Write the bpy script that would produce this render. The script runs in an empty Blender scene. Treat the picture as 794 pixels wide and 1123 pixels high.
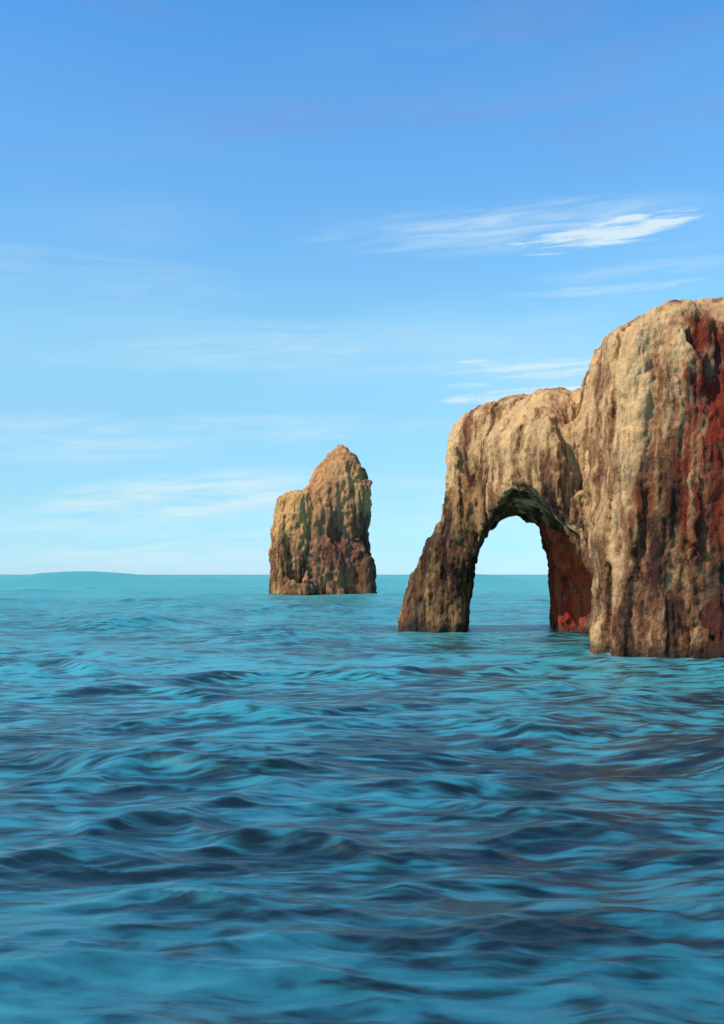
import bpy, math
import numpy as np
from math import radians as R

sc = bpy.context.scene
# ------------------------------------------------------------------ camera
EYE = 6.0            # metres above the water
F = 1100.0           # focal length in pixels of the 794 px wide photograph
cam = bpy.data.cameras.new('camera')
cam.sensor_fit = 'HORIZONTAL'; cam.sensor_width = 36.0
cam.lens = 36.0 * F / 794.0
cam.shift_y = (630 - 561.5) / 794.0
cam.clip_start = 0.1; cam.clip_end = 60000
co = bpy.data.objects.new('camera', cam); sc.collection.objects.link(co)
co.location = (0, 0, EYE); co.rotation_euler = (R(90), 0, 0)
sc.camera = co

# ------------------------------------------------------------------ sky, sun, exposure
SUN_EL, SUN_AZ = 44.0, -118.0      # azimuth from the view direction (+Y), negative = left
wd = bpy.data.worlds.new('World'); sc.world = wd; wd.use_nodes = True
WN = wd.node_tree; WN.nodes.clear()

class G:
    """tiny node-graph helper"""
    def __init__(s, nt): s.nt = nt
    def n(s, kind, **kw):
        nd = s.nt.nodes.new(kind)
        for k, v in kw.items(): setattr(nd, k, v)
        return nd
    def put(s, sock, v):
        if hasattr(v, 'is_linked'): s.nt.links.new(v, sock)
        else: sock.default_value = v
    def m(s, op, a, b=0.0, c=0.0, clamp=False):
        nd = s.n('ShaderNodeMath', operation=op, use_clamp=clamp)
        s.put(nd.inputs[0], a); s.put(nd.inputs[1], b); s.put(nd.inputs[2], c)
        return nd.outputs[0]
    def mix(s, f, a, b, mode='MIX'):
        nd = s.n('ShaderNodeMix', data_type='RGBA', blend_type=mode)
        s.put(nd.inputs[0], f); s.put(nd.inputs[6], a); s.put(nd.inputs[7], b)
        return nd.outputs[2]
    def sstep(s, x, lo, hi, a=0.0, b=1.0):
        nd = s.n('ShaderNodeMapRange', interpolation_type='SMOOTHSTEP')
        s.put(nd.inputs[0], x); nd.inputs[1].default_value = lo; nd.inputs[2].default_value = hi
        nd.inputs[3].default_value = a; nd.inputs[4].default_value = b
        return nd.outputs[0]
    def scale(s, v, sc_, off=(0, 0, 0)):
        nd = s.n('ShaderNodeMapping'); s.put(nd.inputs['Vector'], v)
        nd.inputs['Scale'].default_value = sc_; nd.inputs['Location'].default_value = off
        return nd.outputs[0]
    def noise(s, v, scale, detail=4, rough=.55, dist=0.0):
        nd = s.n('ShaderNodeTexNoise'); s.put(nd.inputs['Vector'], v)
        nd.inputs['Scale'].default_value = scale; nd.inputs['Detail'].default_value = detail
        nd.inputs['Roughness'].default_value = rough; nd.inputs['Distortion'].default_value = dist
        return nd.outputs[0]
    def ramp(s, x, stops, interp='LINEAR'):
        nd = s.n('ShaderNodeValToRGB'); s.put(nd.inputs[0], x)
        cr = nd.color_ramp; cr.interpolation = interp
        while len(cr.elements) < len(stops): cr.elements.new(.5)
        for e, (p, c) in zip(cr.elements, stops):
            e.position = p; e.color = (*c, 1)
        return nd.outputs[0]

def srgb(r, g, b):
    f = lambda c: ((c/255 + .055)/1.055)**2.4 if c > 10.3 else c/255/12.92
    return (f(r), f(g), f(b))

g = G(WN)
tc = g.n('ShaderNodeTexCoord').outputs['Generated']
sep = g.n('ShaderNodeSeparateXYZ'); g.put(sep.inputs[0], tc)
dx, dy, dz = sep.outputs
hyp = g.m('SQRT', g.m('ADD', g.m('MULTIPLY', dx, dx), g.m('MULTIPLY', dy, dy)))
el = g.m('ARCTAN2', dz, hyp)                # elevation, radians
az = g.m('ARCTAN2', dx, dy)                 # azimuth from +Y, radians
sky = g.n('ShaderNodeTexSky', sky_type='NISHITA', sun_disc=False)
sky.sun_elevation = R(SUN_EL); sky.sun_rotation = R(SUN_AZ)
sky.altitude = 0; sky.air_density = 1.0; sky.dust_density = 0.3; sky.ozone_density = 1.5
# the air of this coast: a tint by elevation over the physical sky
tint = g.ramp(g.m('DIVIDE', el, 1.2, clamp=True), [
    (0.0022, (0.218, 0.359, 0.599)),
    (0.0075, (0.201, 0.343, 0.572)),
    (0.0224, (0.166, 0.320, 0.490)),
    (0.0595, (0.204, 0.326, 0.412)),
    (0.1330, (0.277, 0.406, 0.426)),
    (0.1691, (0.324, 0.467, 0.460)),
    (0.2045, (0.329, 0.492, 0.494)),
    (0.2730, (0.279, 0.482, 0.554)),
    (0.3379, (0.270, 0.493, 0.597)),
    (0.3689, (0.255, 0.486, 0.607)),
    (0.4046, (0.225, 0.480, 0.629)),
    (0.4259, (0.214, 0.477, 0.632)),
    (0.4499, (0.196, 0.448, 0.611)),
    (0.8000, (0.203, 0.359, 0.416)),
    (1.0000, (0.186, 0.299, 0.333))])
# wind-drawn streaks of high cirrus, in sky directions
cmb = g.n('ShaderNodeCombineXYZ')
g.put(cmb.inputs[0], az); g.put(cmb.inputs[1], g.m('ADD', el, g.m('MULTIPLY', az, -0.05)))
uv = cmb.outputs[0]
soft = g.noise(g.scale(uv, (2.2, 13, 1), (3.1, 1.7, 0)), 1.0, 5, .5, .35)
fine = g.noise(g.scale(uv, (10, 95, 1), (1.2, 0.4, 0)), 1.0, 6, .6, .4)
brush = g.noise(g.scale(uv, (12, 150, 1), (5.2, 2.4, 0)), 1.0, 7, .66, .5)
def lens(u0, v0, su, sv, tilt=0.0):
    """soft mask round one bank of cloud (azimuth, elevation, half widths in radians)"""
    a = g.m('SUBTRACT', az, u0)
    b = g.m('SUBTRACT', g.m('SUBTRACT', el, v0), g.m('MULTIPLY', a, tilt))
    a = g.m('DIVIDE', a, su); b = g.m('DIVIDE', b, sv)
    q = g.m('ADD', g.m('MULTIPLY', a, a), g.m('MULTIPLY', b, b))
    return g.sstep(q, 0.0, 1.0, 1.0, 0.0)
def A(px): return math.atan((px - 397)/F)
def E(px, py): return math.atan((630 - py)/math.hypot(F, px - 397))
veil = g.sstep(soft, .46, .80, 0.0, .36)
veil = g.m('MULTIPLY', veil, g.sstep(el, .42, .18, 0.12, 1.0))
cl = veil
banks = [  # px, py, half w, half h, tilt, strength, which
    (665, 255, 120, 22, .10, 1.7, 'b'), (705, 243, 85, 14, .06, 2.0, 'b'), (625, 266, 85, 10, .0, 1.9, 'b'), (600, 242, 110, 15, .06, .3, 'b'),
    (560, 250, 260, 30, .03, .6, 'f'), (600, 405, 150, 16, .05, .9, 'b'), (575, 432, 120, 11, .06, 1.2, 'b'), (530, 398, 45, 7, -.1, 1.0, 'b'),
    (515, 422, 40, 5, 0, .9, 'b'), (700, 297, 130, 12, .03, .35, 'f'), (660, 318, 150, 8, .02, .5, 'b'),
    (215, 545, 220, 34, .10, 1.1, 'f'), (200, 590, 330, 60, 0, .55, 'f'), (260, 538, 120, 10, .10, .7, 'b'), (200, 608, 240, 16, -.02, .8, 'f'), (190, 608, 130, 6, -.03, .6, 'b'), (80, 575, 130, 12, .12, .6, 'f'),
    (60, 480, 220, 36, .0, .45, 'f'), (450, 560, 280, 50, .0, .5, 'f'), (110, 300, 200, 30, -.05, .2, 'f'), (330, 380, 300, 34, .04, .4, 'f'), (300, 470, 260, 20, .03, .4, 'f')]
for (px, py, w, h, t, st, k) in banks:
    m_ = lens(A(px), E(px, py), w/F, h/F, t)
    if k == 'b':
        v = g.sstep(g.m('ADD', brush, g.m('MULTIPLY', m_, .30)), .58, 1.02, 0.0, st)
        v = g.m('MULTIPLY', v, g.sstep(m_, 0.0, .5))
    else:
        v = g.m('MULTIPLY', g.m('MULTIPLY', m_, g.sstep(fine, .25, .8)), st)
    cl = g.m('MAXIMUM', cl, v)
cl = g.m('MINIMUM', cl, .95)
skyc = g.mix(1.0, g.mix(1.0, sky.outputs[0], tint, 'MULTIPLY'), (4, 4, 4, 1), 'MULTIPLY')
# slightly mauve haze bands high up
mauve = g.m('MULTIPLY', g.m('MULTIPLY', g.sstep(g.noise(g.scale(uv, (3, 22, 1), (9, 4, 0)), 1.0, 4, .5, .5), .48, .72), .3), g.sstep(el, .33, .45))
skyc = g.mix(mauve, skyc, (*[c*7.5 for c in srgb(150, 170, 232)], 1))
skyc = g.mix(g.m('MULTIPLY', cl, .9), skyc, (*[c*9.6 for c in srgb(228, 247, 253)], 1))
bg = g.n('ShaderNodeBackground'); g.put(bg.inputs[0], skyc); bg.inputs[1].default_value = 0.1
wo = g.n('ShaderNodeOutputWorld'); g.put(wo.inputs[0], bg.outputs[0])

sl = bpy.data.lights.new('sun', 'SUN'); sl.energy = 4.2; sl.angle = R(.5); sl.color = (1, .93, .82)
so = bpy.data.objects.new('sun', sl); sc.collection.objects.link(so)
az_, el_ = R(SUN_AZ), R(SUN_EL)
from mathutils import Vector
sd = Vector((math.sin(az_)*math.cos(el_), math.cos(az_)*math.cos(el_), math.sin(el_)))
so.rotation_euler = sd.to_track_quat('Z', 'Y').to_euler()

vs = sc.view_settings
vs.view_transform = 'Standard'; vs.look = 'None'; vs.exposure = 0.0; vs.gamma = 1; vs.use_curve_mapping = False

# ------------------------------------------------------------------ helpers
def tag(o, label=None, cat=None, group=None, kind=None):
    if label: o['label'] = label
    if cat: o['category'] = cat
    if group: o['group'] = group
    if kind: o['kind'] = kind
    return o

def vnoise(p, seed=0):
    """smooth 3D gradient noise, p (n,3) -> about -1..1"""
    i = np.floor(p).astype(np.int64); f = p - i
    u = f*f*f*(f*(f*6 - 15) + 10)
    out = np.zeros(len(p))
    for c in range(8):
        o = np.array([(c >> 2) & 1, (c >> 1) & 1, c & 1])
        q = i + o
        h = (q[:, 0]*374761393 + q[:, 1]*668265263 + q[:, 2]*2147483647 + seed*144665) & 0xffffffff
        h = ((h ^ (h >> 13))*1274126177) & 0xffffffff
        h = h ^ (h >> 16)
        a = (h & 0xffff)/65536*2*np.pi; b = ((h >> 16) & 0xffff)/32768 - 1
        s = np.sqrt(1 - b*b)
        d = f - o
        gr = d[:, 0]*s*np.cos(a) + d[:, 1]*s*np.sin(a) + d[:, 2]*b
        w = np.where(o[0], u[:, 0], 1 - u[:, 0])*np.where(o[1], u[:, 1], 1 - u[:, 1])*np.where(o[2], u[:, 2], 1 - u[:, 2])
        out += w*gr
    return out*1.5

def fbm(p, sc_, seed=0, octv=4, rough=.5):
    q = p*np.array(sc_); o = np.zeros(len(p)); a = 1.0
    for k in range(octv):
        o += a*vnoise(q, seed + k*17); q = q*2.03 + 11.3; a *= rough
    return o

def smin(a, b, k):
    h = np.clip(.5 + .5*(b - a)/k, 0, 1)
    return b*(1 - h) + a*h - k*h*(1 - h)
def smax(a, b, k): return -smin(-a, -b, k)

def column(x, y, z, secs, p=2.4):
    s = np.array(sorted(secs))
    cx, cy, rx, ry = [np.interp(z, s[:, 0], s[:, k]) for k in (1, 2, 3, 4)]
    q = (np.abs((x - cx)/rx)**p + np.abs((y - cy)/ry)**p)**(1/p)
    f = (q - 1)*np.minimum(rx, ry)
    return np.maximum(np.maximum(f, z - s[-1, 0]), s[0, 0] - z)

def surface_nets(f, lo, h):
    """iso-surface of f<0 on a regular grid -> verts, quads"""
    nx, ny, nz = f.shape
    ins = f < 0
    acc = np.zeros((nx-1, ny-1, nz-1, 3)); cnt = np.zeros((nx-1, ny-1, nz-1))
    base = np.stack(np.meshgrid(np.arange(nx-1), np.arange(ny-1), np.arange(nz-1), indexing='ij'), -1)
    sh = f.shape
    def sub(a, o): return a[o[0]:o[0]+nx-1, o[1]:o[1]+ny-1, o[2]:o[2]+nz-1]
    for ax in range(3):
        oth = [k for k in range(3) if k != ax]
        for i in (0, 1):
            for j in (0, 1):
                o0 = [0, 0, 0]; o0[oth[0]] = i; o0[oth[1]] = j
                o1 = list(o0); o1[ax] = 1
                a, b = sub(f, o0), sub(f, o1)
                m = (a < 0) != (b < 0)
                t = np.where(m, a/np.where(m, a - b, 1), 0)
                pos = np.zeros(m.shape + (3,))
                pos[..., oth[0]] = i; pos[..., oth[1]] = j; pos[..., ax] = t
                acc += pos*m[..., None]; cnt += m
    act = cnt > 0
    idx = -np.ones(act.shape, dtype=np.int64); idx[act] = np.arange(act.sum())
    v = (base[act] + acc[act]/cnt[act][:, None])*h + np.array(lo)
    quads = []
    for ax in range(3):
        o = [k for k in range(3) if k != ax]
        s0 = [slice(1, -1)]*3; s1 = [slice(1, -1)]*3
        s0[ax] = slice(0, sh[ax]-1); s1[ax] = slice(1, sh[ax])
        a, b = ins[tuple(s0)], ins[tuple(s1)]
        m = a != b
        loc = np.argwhere(m)
        off = np.ones(3, int); off[ax] = 0
        c = loc + off
        def cell(d0, d1):
            q = c.copy(); q[:, o[0]] -= d0; q[:, o[1]] -= d1
            return idx[q[:, 0], q[:, 1], q[:, 2]]
        qd = np.stack([cell(1, 1), cell(0, 1), cell(0, 0), cell(1, 0)], 1)
        flip = ~a[m]
        if ax == 1: flip = ~flip
        qd[flip] = qd[flip][:, ::-1]
        quads.append(qd)
    return v, np.concatenate(quads)

def np_mesh(name, v, q):
    me = bpy.data.meshes.new(name)
    me.vertices.add(len(v)); me.vertices.foreach_set('co', v.astype(np.float32).ravel())
    me.loops.add(q.size); me.loops.foreach_set('vertex_index', q.astype(np.int32).ravel())
    me.polygons.add(len(q)); me.polygons.foreach_set('loop_start', np.arange(0, q.size, q.shape[1], dtype=np.int32))
    me.polygons.foreach_set('use_smooth', np.ones(len(q), dtype=bool))
    me.update(calc_edges=True)
    return me

def read(me):
    v = np.empty(len(me.vertices)*3, np.float32); me.vertices.foreach_get('co', v)
    n = np.empty(len(me.vertices)*3, np.float32); me.vertices.foreach_get('normal', n)
    q = np.empty(len(me.loops), np.int32); me.loops.foreach_get('vertex_index', q)
    return v.reshape(-1, 3).astype(float), n.reshape(-1, 3).astype(float), q.reshape(-1, 4)

def rock(field, lo, hi, h, displace, parts, root_loc, thing_name, mats, levels=1):
    ax = [np.arange(lo[k], hi[k] + h, h) for k in range(3)]
    X, Y, Z = np.meshgrid(*ax, indexing='ij')
    f = field(X.ravel(), Y.ravel(), Z.ravel()).reshape(X.shape)
    v, q = surface_nets(f, lo, h)
    me = np_mesh('tmp', v, q)
    o = bpy.data.objects.new('tmp', me); sc.collection.objects.link(o)
    md = o.modifiers.new('s', 'SUBSURF'); md.levels = levels; md.render_levels = levels
    dg = bpy.context.evaluated_depsgraph_get()
    me2 = bpy.data.meshes.new_from_object(o.evaluated_get(dg))
    bpy.data.objects.remove(o)
    v, n, q = read(me2)
    v = v + n*displace(v, n)[:, None]
    me3 = np_mesh('tmp3', v, q)
    v, n, q = read(me3)
    cen = v[q].mean(1)
    cls = parts(cen)
    root = bpy.data.objects.new(thing_name, None); sc.collection.objects.link(root)
    root.location = root_loc
    out = {}
    for name in dict.fromkeys(cls.tolist()):
        sel = q[cls == name]
        u, inv = np.unique(sel, return_inverse=True)
        m = np_mesh(name, v[u] - np.array(root_loc), inv.reshape(-1, 4))
        m.normals_split_custom_set_from_vertices(n[u].tolist())
        ob = bpy.data.objects.new(name, m); sc.collection.objects.link(ob); ob.parent = root
        m.materials.append(mats[name]); out[name] = ob
    return root, out

# ------------------------------------------------------------------ rock material
def rock_mat(name, tan, brown, dark, rust, rust_amt, unit=1.0, dark_amt=.5, low_z=0.0, seed=0.0, rust_x=None, pale_top=None):
    """weathered sandstone: tan stone, vertical run-off stains, iron-red bands. unit = metres of one streak"""
    m = bpy.data.materials.new(name); m.use_nodes = True
    nt = m.node_tree; nt.nodes.clear(); g = G(nt)
    pos = g.n('ShaderNodeNewGeometry').outputs['Position']
    P = g.scale(pos, (1/unit, 1/unit, 1/unit), (seed, seed*2, seed*.7))
    warp = g.n('ShaderNodeVectorMath', operation='ADD'); g.put(warp.inputs[0], P)
    wn = g.n('ShaderNodeTexNoise'); g.put(wn.inputs['Vector'], P); wn.inputs['Scale'].default_value = .5; wn.inputs['Detail'].default_value = 3
    ws = g.n('ShaderNodeVectorMath', operation='SCALE'); g.put(ws.inputs[0], wn.outputs['Color']); ws.inputs['Scale'].default_value = 1.1
    g.put(warp.inputs[1], ws.outputs[0]); W = warp.outputs[0]
    streak = g.noise(g.scale(W, (.75, .75, .11)), 1.0, 6, .6, .2)
    streak2 = g.noise(g.scale(W, (1.9, 1.9, .28), (4, 7, 2)), 1.0, 5, .6, .3)
    blot = g.noise(g.scale(W, (.35, .35, .22), (1, 9, 5)), 1.0, 5, .55, .3)
    gr = g.noise(P, 4.5, 6, .7)
    gr2 = g.noise(g.scale(P, (1, 1, .45)), 9.0, 4, .7)
    a = g.m('ADD', g.m('MULTIPLY', streak, .62), g.m('MULTIPLY', streak2, .38))
    s3 = g.n('ShaderNodeSeparateXYZ'); g.put(s3.inputs[0], pos)
    px_, py_, pz_ = s3.outputs
    a = g.m('ADD', a, g.m('MULTIPLY', g.m('SUBTRACT', gr, .5), .16))
    if pale_top:    # paler towards the crest, darker lower down
        a = g.m('ADD', a, g.m('MULTIPLY', g.sstep(pz_, pale_top[0], pale_top[1], -1.0, 1.0), .055))
    base = g.ramp(a, [(.40, dark), (.465, brown), (.505, [.5*(x+y) for x, y in zip(brown, tan)]), (.55, tan), (.66, [min(1, c*1.12) for c in tan])])
    # iron-red bands
    ra = g.sstep(g.m('ADD', g.m('ADD', g.m('MULTIPLY', blot, .4), g.sstep(px_, rust_x[1] - 1, rust_x[1] + 2, 0, .09) if rust_x else 0.0), g.m('MULTIPLY', g.noise(g.scale(W, (1.1, 1.1, .1), (8, 3, 1)), 1.0, 7, .7), .6)), .46, .64, 0, rust_amt)
    if rust_x:
        ra = g.m('MULTIPLY', ra, g.sstep(g.m('ADD', pz_, g.m('MULTIPLY', blot, 8.0)), 27.5, 30.5, 1.0, .15))
        ra = g.m('MULTIPLY', ra, g.sstep(g.m('ADD', pz_, g.m('MULTIPLY', blot, 6.0)), 6.0, 15.0, .2, 1.0))
        ra = g.m('MULTIPLY', ra, g.sstep(px_, rust_x[0], rust_x[1], .25, 1.0), clamp=True)
    col = g.mix(ra, base, (*rust, 1))
    # grey lichen and dark varnish
    va = g.sstep(g.noise(g.scale(W, (.9, .9, .35), (2, 2, 8)), 1.0, 6, .65), .54, .68, 0, dark_amt)
    col = g.mix(va, col, (*dark, 1))
    ly = g.sstep(g.noise(P, .9, 5, .6), .55, .7, 0, .35)
    col = g.mix(ly, col, (*srgb(140, 118, 88), 1))
    # wet, weed-dark tide band
    wet = g.sstep(g.m('ADD', pz_, g.m('MULTIPLY', g.m('SUBTRACT', gr, .5), 1.5)), low_z + .2, low_z + 1.4, .75, 0)
    col = g.mix(wet, col, (*srgb(46, 36, 26), 1))
    bs = g.n('ShaderNodeBsdfPrincipled'); g.put(bs.inputs['Base Color'], col)
    g.put(bs.inputs['Roughness'], g.m('SUBTRACT', .92, g.m('MULTIPLY', wet, .5)))
    bs.inputs['Specular IOR Level'].default_value = .25
    hgt = g.m('ADD', g.m('MULTIPLY', gr, .6), g.m('ADD', g.m('MULTIPLY', gr2, .35), g.m('MULTIPLY', streak2, .8)))
    bp = g.n('ShaderNodeBump'); bp.inputs['Strength'].default_value = .9; bp.inputs['Distance'].default_value = .35*unit
    g.put(bp.inputs['Height'], hgt); g.put(bs.inputs['Normal'], bp.outputs[0])
    ot = g.n('ShaderNodeOutputMaterial'); g.put(ot.inputs[0], bs.outputs[0])
    return m

TAN, BRN, DRK, RST = srgb(230, 182, 126), srgb(150, 96, 62), srgb(68, 42, 32), srgb(136, 48, 26)
M_leg = rock_mat('stained sandstone leg', srgb(172, 128, 80), srgb(104, 74, 48), srgb(44, 32, 24), RST, .25, 2.0, .9, seed=1, pale_top=(3, 22))
M_span = rock_mat('tan sandstone span', TAN, srgb(150, 104, 66), DRK, RST, .35, 2.0, .55, seed=2, pale_top=(10, 22))
M_tower = rock_mat('rust streaked sandstone', TAN, srgb(146, 98, 62), DRK, RST, 1.15, 2.1, .6, seed=3, rust_x=(18.5, 22.5), pale_top=(4, 26))
M_red = rock_mat('iron red sandstone', srgb(178, 84, 46), srgb(164, 60, 34), srgb(100, 40, 26), srgb(176, 48, 24), .9, 1.2, .4, seed=4)
M_stack = rock_mat('brown sandstone', srgb(210, 152, 98), srgb(160, 110, 82), srgb(96, 60, 46), srgb(136, 74, 50), .5, 5.5, .5, seed=5, pale_top=(5, 34))
M_should = rock_mat('ochre sandstone', srgb(224, 166, 102), srgb(162, 112, 78), srgb(88, 56, 42), srgb(170, 112, 46), .4, 5.5, .35, seed=6, pale_top=(5, 24))
M_ledge = rock_mat('dark sandstone', srgb(110, 80, 54), srgb(80, 58, 42), srgb(40, 30, 24), srgb(90, 50, 36), .3, 3.0, .7, seed=7)

# ------------------------------------------------------------------ the rock arch
LEG = [(-4, 8.0, 113, 5.4, 7), (0, 8.3, 112.5, 4.9, 6.5), (6, 10.0, 112, 4.7, 6.5), (9.2, 11.8, 111, 4.8, 6.8), (12, 14.0, 110, 5.0, 7.5),
       (14.5, 15.1, 109, 5.4, 8), (19, 15.2, 108, 5.7, 8), (21.5, 16.0, 108, 5.5, 7.5), (23.4, 16.6, 107, 4.6, 6), (24.4, 17, 107, 2.4, 3), (24.8, 17, 107, .4, .5)]
SPAN = [(8, 17.2, 96, 5.6, 15), (12, 17.2, 96, 5.9, 15.5), (18, 17.3, 96, 5.8, 15), (20, 17.4, 96, 5.0, 13), (21.9, 17.3, 95, 3.2, 8), (22.6, 17.0, 94, 1.2, 3), (22.8, 17.0, 94, .3, .6)]
MASS = [(-4, 27.5, 94, 11.4, 23.5), (0, 27.4, 94, 11.1, 23), (3, 27.3, 94.5, 10.5, 22.3), (12, 27.6, 93, 10.3, 20.5), (16, 28.0, 91, 10.2, 19),
        (18.0, 28.6, 90, 10, 17), (19.5, 29.4, 90, 9.4, 15), (20.2, 30, 90, 7, 10)]
TOWER = [(-3, 28.5, 82, 11.0, 10), (6, 28.5, 81.5, 10.8, 9.5), (14, 28.4, 81, 10.5, 9), (19, 28.5, 80.5, 10.3, 8), (22, 28.8, 80, 10.1, 7.2),
         (24.3, 29.0, 80, 9.9, 6.6), (25.7, 29.2, 80, 8.6, 5.6), (26.9, 28.6, 80, 5.0, 4.2), (27.5, 27.6, 80, 2.4, 2.4), (27.7, 27.4, 80, .6, .8)]
REAR = [(-4, 26.3, 112, 5.6, 7.5), (0, 26.3, 112, 5.4, 7.2), (6, 26.3, 112, 5.0, 7), (13, 26.0, 111, 5.2, 8), (16, 26, 110, 5, 8)]

def worley(p, sc_, seed=0):
    """distance to the nearest and second nearest scattered point"""
    q = p*np.array(sc_); i = np.floor(q).astype(np.int64)
    d1 = np.full(len(p), 9.0); d2 = d1.copy()
    for a in (-1, 0, 1):
        for b in (-1, 0, 1):
            for c in (-1, 0, 1):
                k = i + (a, b, c)
                h = (k[:, 0]*73856093 ^ k[:, 1]*19349663 ^ k[:, 2]*83492791 ^ seed*7919) & 0xffffffff
                h = ((h ^ (h >> 15))*2246822519) & 0xffffffff; h ^= h >> 13
                o = np.stack([h & 1023, (h >> 10) & 1023, (h >> 20) & 1023], 1)/1024
                d = np.sqrt((((k + o) - q)**2).sum(1))
                d2 = np.minimum(d2, np.maximum(d, d1)); d1 = np.minimum(d1, d)
    return d1, d2

def narrow(body, detail, reach):
    """evaluate the costly noise only near the surface"""
    def f(x, y, z):
        f0 = body(x, y, z, 0*x, 0*x)
        k = np.abs(f0) < reach
        f0[k] = detail(x[k], y[k], z[k])
        return f0
    return f

def arch_body(x, y, z, wx, wy):
    X, Y = x + wx, y + wy
    f = column(X, Y, z, LEG, 2.3)
    f = smin(f, column(X, Y, z, SPAN, 2.4), 1.4)
    f = smin(f, column(X, Y, z, MASS, 3.2), 1.2)
    return smin(f, column(X, Y, z + .5*wx, TOWER, 3.4), .8)
def arch_detail(x, y, z):
    P = np.stack([x, y, z], 1)
    wx = .8*fbm(P, (.13, .13, .035), 3, 3); wy = 1.6*fbm(P, (.13, .13, .03), 9, 3)
    f = arch_body(x, y, z, wx, wy)
    # deep vertical flutes and buttresses
    fl = np.abs(fbm(P, (.30, .30, .028), 21, 2))
    f = f + .75*np.clip(1 - fl*3.2, 0, 1)**1.3 - .15
    f = f + .4*fbm(P, (.3, .3, .22), 31, 3)
    # the tunnel through it, running away from the viewer and a little to the right
    xc = 12.5 + (y - 75)*.121 + .25*wx
    u = np.abs((x - xc + .2)/4.85); w = np.maximum(z, 0)/12.8
    nz = .30*fbm(P, (.4, .4, .3), 36, 3)
    t = (1 - (u**2.3 + w**2.3)**(1/2.3))*4.4 + nz
    f = smax(f, t, .6)
    # sea-worn recess behind the front pillar
    q = np.sqrt(((x - 19.5)/5.0)**2 + ((y - 91)/12.0)**2 + (np.maximum(z - 2, 0)/9.0)**2)
    f = smax(f, (1 - q)*4.5 + nz, .8)
    X, Y = x + .6*wx, y + .6*wy
    return smin(f, np.maximum(column(X, Y, z, REAR, 2.5) + 1.2*nz, (1 - (np.abs((x-xc)/4.3)**2.5 + w**2.5)**.4)*4.2), .6)
arch_field = narrow(arch_body, arch_detail, 6.0)
arch_field_all = arch_field
def arch_field(x, y, z):
    f = arch_field_all(x, y, z)
    # inside the rock, far from any surface, the tunnel still has to be cut
    k = (z < 14) & (y > 66) & (y < 122) & (x > 5) & (x < 27)
    f[k] = arch_detail(x[k], y[k], z[k])
    return f

def arch_disp(v, n):
    side = np.clip(1.15 - np.abs(n[:, 2]), 0, 1)
    r = np.abs(fbm(v, (.8, .8, .07), 41, 3, .55))
    out = np.clip(1 - r*3.0, 0, 1)
    d = -.22*out*side
    w1, w2 = worley(v + .5*vnoise(v*.7, 16)[:, None], (.62, .62, .36), 5)
    d += .34*np.clip(w2 - w1, 0, .6) - .08
    w1, w2 = worley(v + .3*vnoise(v, 6)[:, None], (1.9, 1.9, 1.1), 8)
    d += .13*np.clip(w2 - w1, 0, .6)
    d += .10*fbm(v, (2.2, 2.2, 1.6), 51, 3, .6)
    return d

def arch_parts(c):
    x, y, z = c.T
    out = np.full(len(c), 'tower', dtype=object)
    e = .8*fbm(c, (.4, .4, .2), 71, 3)
    out[(x + e < 19.2) & (z > 10) & (y > 76 - 0*z)] = 'span'
    out[(x + e < 13.4) & (y > 98) & (z + e < 15)] = 'leg'
    out[(y + e > 97) & (x > 18.2) & (z + e < 12.5) & (x < 33)] = 'pillar'
    out[(z + e <= 10) & (x < 14.5) & (y > 96)] = 'leg'
    return out

root, prt = rock(arch_field, (-1, 64, -3.5), (42, 124, 31), .32, arch_disp, arch_parts, (18, 95, 0), 'rock_arch',
                 {'leg': M_leg, 'span': M_span, 'tower': M_tower, 'pillar': M_red})
tag(root, 'large tan and rust streaked sandstone arch with a tall tower on its right', 'rock arch')
tag(prt['pillar'], 'dark red rock pillar seen through the opening'); tag(prt['tower'], 'tall tower with rust red and tan streaks')
tag(prt['leg'], 'dark brown leaning left leg of the arch')

# ------------------------------------------------------------------ the sea stack
SY = 287.0
def sec(py, xl, xr, ry, yc=SY):
    k = yc/F
    return (EYE + (630 - py)*k, ((xl + xr)/2 - 397)*k, yc, (xr - xl)/2*k, ry)
PEAK = [sec(668, 305, 409, 15), sec(653, 306, 407, 14), sec(600, 309, 403, 12), sec(560, 318, 405, 11), (sec(532, 341, 404, 9)), sec(512, 350, 398, 7), sec(499, 360, 387, 4.5), sec(491, 367, 378, 2), sec(487, 371, 373, .5)]
SHO = [sec(668, 296, 350, 12, 283), sec(650, 297, 350, 11, 283), sec(615, 299, 350, 10, 283), sec(578, 302, 347, 8, 283), sec(556, 305, 343, 7, 283), sec(547, 307, 345, 6, 283), sec(542, 309, 345, 4.5, 283), sec(540, 312, 342, 2.5, 283), sec(539, 318, 336, .6, 283)]
LED = [sec(668, 384, 414, 9, 280), sec(652, 386, 412, 8, 280), sec(625, 392, 410, 6, 280), sec(614, 397, 408, 3.5, 280), sec(608, 401, 405, .8, 280)]
def stack_body(x, y, z, wx, wy):
    X, Y = x + wx, y + wy
    f = column(X, Y, z, PEAK, 2.2)
    f = smin(f, column(X, Y, z, SHO, 2.3), 1.2)
    return smin(f, column(X, Y, z, LED, 2.3), .8)
def stack_detail(x, y, z):
    P = np.stack([x, y, z], 1)
    f = stack_body(x, y, z, 1.0*fbm(P, (.09, .09, .04), 5, 3), 2.5*fbm(P, (.08, .08, .03), 8, 3))
    fl = np.abs(fbm(P, (.12, .12, .025), 22, 2))
    f = f + np.where(z < 38, 1, .3)*(1.6*np.clip(1 - fl*3.2, 0, 1)**1.3 - .4)
    return f + .7*fbm(P, (.14, .14, .1), 33, 3)
stack_field = narrow(stack_body, stack_detail, 9.0)
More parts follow.
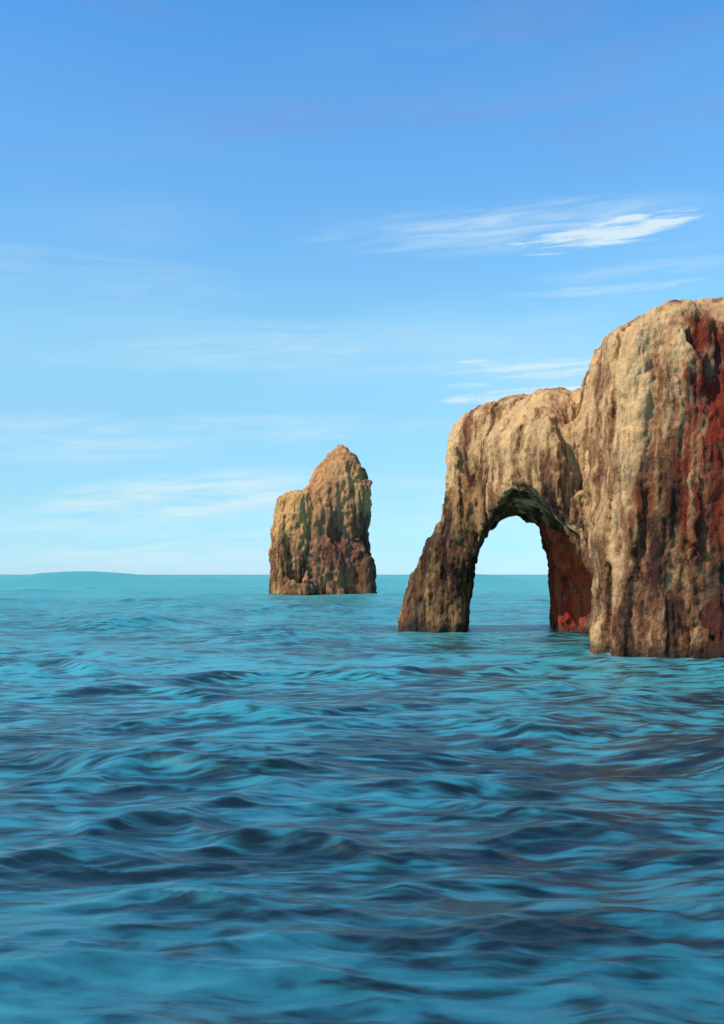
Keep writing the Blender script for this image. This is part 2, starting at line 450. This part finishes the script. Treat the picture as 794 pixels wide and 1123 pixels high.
def stack_disp(v, n):
    side = np.clip(1.15 - np.abs(n[:, 2]), 0, 1)
    d = -.7*np.clip(1 - 3*np.abs(fbm(v, (.3, .3, .04), 44, 3, .55)), 0, 1)*side
    w1, w2 = worley(v, (.26, .26, .13), 15)
    d += 1.2*np.clip(w2 - w1, 0, .5) - .3
    w1, w2 = worley(v, (.7, .7, .45), 18)
    d += .4*np.clip(w2 - w1, 0, .6)
    return d + .35*fbm(v, (.8, .8, .6), 54, 3, .6)
def stack_parts(c):
    x, y, z = c.T
    e = 1.2*fbm(c, (.2, .2, .1), 72, 3)
    out = np.full(len(c), 'peak', dtype=object)
    out[(x + e < -15.5) & (z < 31)] = 'shoulder'
    out[(x + e*.5 > -.2) & (z < 12.5)] = 'ledge'
    return out
root, prt = rock(stack_field, (-33, 262, -6), (12, 308, 48), .75, stack_disp, stack_parts, (-11, 287, 0), 'sea_stack',
                 {'peak': M_stack, 'shoulder': M_should, 'ledge': M_ledge})
tag(root, 'smaller pointed brown rock stack standing alone in the sea behind the arch', 'sea stack')
tag(prt['ledge'], 'low dark rock ledge at the right foot'); tag(prt['shoulder'], 'lower ochre shoulder on the left side')

# ------------------------------------------------------------------ the sea
def build_sea():
    th = np.concatenate([np.linspace(-R(28), R(28), 760), np.linspace(R(28), R(332), 160)[1:-1]])
    r = np.concatenate([[.5, 3, 6, 9], np.geomspace(11.5, 420, 900), np.geomspace(430, 45000, 60)])
    T, Rr = np.meshgrid(th, r)
    x = (Rr*np.sin(T)).ravel(); y = (Rr*np.cos(T)).ravel(); rr = Rr.ravel()
    z = np.zeros(len(x))
    rng = np.random.default_rng(4)
    # wind sea running towards the viewer: sharp elongated crests at several sizes
    wob = 1.2*np.sin(x*.05 + 1) + .8*np.sin(y*.09)
    for (L, asp, hgt, r1, seed, an) in SEA:
        k = rr < r1*2.6
        c_, s_ = math.cos(an), math.sin(an)
        xx, yy = x[k]*c_ + y[k]*s_, -x[k]*s_ + y[k]*c_
        p = np.stack([xx/(L*asp) + .2*wob[k]/L, yy/L, np.full(k.sum(), seed*3.7)], 1)
        p[:, 1] += .35*vnoise(p*np.array([1.7, .6, 1]), seed + 50)
        nn = vnoise(p, seed)
        ridge = np.clip(1 - np.abs(nn)*1.9, 0, 1)**2.1
        z[k] += hgt*(.78 if 1.2 < L < 30 else 1.0)*(ridge - .25)*np.exp(-(rr[k]/r1)**2)
    P = np.stack([x, y, 0*x], 1)
    z *= np.clip(1 + .5*fbm(P, (.03, .05, 1), 61, 2), .45, 1.6)
    # single larger seas: px, py of the crest, half length px, height m
    for (px, py, w, hgt, tl) in CREST:
        Y0 = F*EYE/(py - 630.0 + 1e-6); X0 = (px - 397)/F*Y0
        W = w/F*Y0
        D = (.45 + .026*Y0)*(Y0/22)**.5
        a = (x - X0)/W
        yy = (y - Y0) - tl*(x - X0) + .5*D*np.sin(2.6*a + px)
        prof = np.where(yy < 0, np.exp(-(yy/(D*.42))**2), np.exp(-(yy/(D*1.2))**2))
        z += .62*hgt*prof*np.exp(-np.abs(a)**3)
    # a long far-off swell lifting the skyline on the left
    a = (x + 145)/50; z += 7.9*np.exp(-a*a)*np.exp(-((y - 520)/55)**2)
    for (X0, w_, h_) in ((-84, 20, 3.0), (-20, 30, 6.2), (60, 40, 6.3), (185, 30, 6.5)):
        z += h_*np.exp(-((x - X0)/w_)**2)*np.exp(-((y - 560)/50)**2)
    nth = len(th); nr = len(r)
    i, j = np.meshgrid(np.arange(nr-1), np.arange(nth), indexing='ij')
    j2 = (j + 1) % nth
    q = np.stack([i*nth + j, i*nth + j2, (i+1)*nth + j2, (i+1)*nth + j], -1).reshape(-1, 4)[:, ::-1]
    me = np_mesh('sea', np.stack([x, y, z], 1), q)
    # thin wash where the water laps the stone
    wash = np.zeros(len(x))
    for (fld, k, w) in ((arch_detail, (rr < 135) & (rr > 60) & (x > 0) & (x < 36), .55), (stack_detail, (rr < 310) & (rr > 255) & (x > -34) & (x < 12), 1.3)):
        d = fld(x[k], y[k], 0*x[k] + .2); wash[k] = np.exp(-np.maximum(d, 0)/w)
    at = me.attributes.new('wash', 'FLOAT', 'POINT'); at.data.foreach_set('value', wash.astype(np.float32))
    o = bpy.data.objects.new('sea', me); sc.collection.objects.link(o)
    return tag(o, kind='structure')

SEA = [ # wavelength, crest length / wavelength, height, fading distance, seed, heading
    (.28, 3.4, .014, 26, 11, -.1), (.5, 3.6, .034, 36, 1, .1), (.9, 3.4, .06, 50, 2, -.12), (1.6, 3.0, .09, 70, 3, .08), (3.0, 2.6, .14, 120, 4, -.06),
    (5.5, 2.0, .22, 210, 5, .1), (10, 1.6, .36, 380, 6, -.08), (20, 1.4, .42, 800, 7, .05), (45, 1.2, .6, 1800, 8, -.05), (110, 1.1, .9, 3200, 9, 0)]
CREST = [ # px, py, half width px, height m, lateral tilt
    (140, 686, 75, 1.5, .2), (75, 735, 65, 1.1, -.2), (130, 765, 110, .8, -.2),
    (95, 862, 105, .46, -.35), (240, 872, 110, .46, -.1), (110, 885, 42, .2, -.1), (300, 912, 60, .20, .1), (400, 916, 50, .2, -.1),
    (115, 944, 42, .22, -.1), (180, 938, 40, .24, -.3), (300, 962, 80, .26, .05), (370, 972, 60, .22, -.25),
    (500, 890, 110, .42, -.05), (560, 912, 120, .36, -.2), (690, 886, 55, .24, -.1), (640, 955, 90, .22, 0),
    (585, 818, 90, .4, .1), (655, 819, 30, .2, 0), (680, 835, 80, .26, 0), (560, 833, 60, .24, 0), (480, 845, 90, .3, .1),
    (300, 752, 140, .8, .1), (500, 748, 120, .7, .0), (250, 810, 120, .5, 0), (380, 800, 120, .5, .1), (600, 775, 130, .6, 0),
    (200, 1040, 120, .2, .1), (500, 1010, 120, .2, -.1), (640, 1060, 120, .2, .1), (350, 1090, 140, .18, 0), (80, 985, 90, .2, 0)]
sea = build_sea()
m = bpy.data.materials.new('sea water'); m.use_nodes = True
nt = m.node_tree; nt.nodes.clear(); g = G(nt)
pos = g.n('ShaderNodeNewGeometry').outputs['Position']
bs = g.n('ShaderNodeBsdfPrincipled')
# wave-face shade and sky reflection painted as colour patches, at several sizes
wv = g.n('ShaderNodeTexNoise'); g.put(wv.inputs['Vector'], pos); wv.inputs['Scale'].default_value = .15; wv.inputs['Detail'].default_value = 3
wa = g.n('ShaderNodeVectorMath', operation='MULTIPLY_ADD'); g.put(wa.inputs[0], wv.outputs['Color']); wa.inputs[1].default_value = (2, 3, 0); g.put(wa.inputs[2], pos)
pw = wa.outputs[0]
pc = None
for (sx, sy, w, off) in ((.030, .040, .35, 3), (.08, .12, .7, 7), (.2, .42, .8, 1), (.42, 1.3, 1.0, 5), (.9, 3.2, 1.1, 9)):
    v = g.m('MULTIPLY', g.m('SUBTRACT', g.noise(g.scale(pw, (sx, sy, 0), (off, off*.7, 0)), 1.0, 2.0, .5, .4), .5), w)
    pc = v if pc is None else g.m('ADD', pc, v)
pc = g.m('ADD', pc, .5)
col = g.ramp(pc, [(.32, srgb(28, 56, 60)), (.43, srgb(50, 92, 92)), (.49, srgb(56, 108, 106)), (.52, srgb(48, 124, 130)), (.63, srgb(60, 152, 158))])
# water colour darker near the viewer, turquoise further out
sp = g.n('ShaderNodeSeparateXYZ'); g.put(sp.inputs[0], pos)
dist_out = g.m('ADD', sp.outputs[1], g.m('MULTIPLY', g.m('SUBTRACT', pc, .5), 60.0))
near_dark = g.ramp(g.m('DIVIDE', dist_out, 400.0, clamp=True), [(.02, (.17, .22, .30)), (.075, (.44, .48, .58)), (.15, (.95, .95, 1)), (.55, (1, 1, 1)), (1, (1, 1, 1))])
col = g.mix(1.0, col, near_dark, 'MULTIPLY')
far = g.sstep(dist_out, 50.0, 380.0, 0.0, .8)
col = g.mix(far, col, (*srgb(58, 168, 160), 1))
fa = g.n('ShaderNodeAttribute', attribute_name='wash')
fo = g.m('MULTIPLY', g.sstep(g.m('ADD', fa.outputs['Fac'], g.m('MULTIPLY', g.m('SUBTRACT', g.noise(g.scale(pos, (1, 1, 1)), 1.3, 5, .7), .5), 1.5)), .55, 1.1), .45)
col = g.mix(fo, col, (*srgb(190, 215, 215), 1))
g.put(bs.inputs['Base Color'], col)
bs.inputs['Roughness'].default_value = .36
bs.inputs['IOR'].default_value = 1.7
bs.inputs['Specular Tint'].default_value = (.72, 1, .86, 1)
n1 = g.m('ADD', g.m('ADD', g.noise(g.scale(pos, (1.0, 2.4, 1)), 1.0, 5, .6, .3), g.m('MULTIPLY', g.noise(g.scale(pos, (4.0, 10, 1)), 1.0, 4, .6, .3), .3)), g.m('MULTIPLY', g.noise(g.scale(pos, (.14, .3, 1)), 1.0, 3, .5, .3), 2.0))
bp = g.n('ShaderNodeBump'); bp.inputs['Strength'].default_value = .3; bp.inputs['Distance'].default_value = .08
g.put(bp.inputs['Height'], n1); g.put(bs.inputs['Normal'], bp.outputs[0])
ot = g.n('ShaderNodeOutputMaterial'); g.put(ot.inputs[0], bs.outputs[0])
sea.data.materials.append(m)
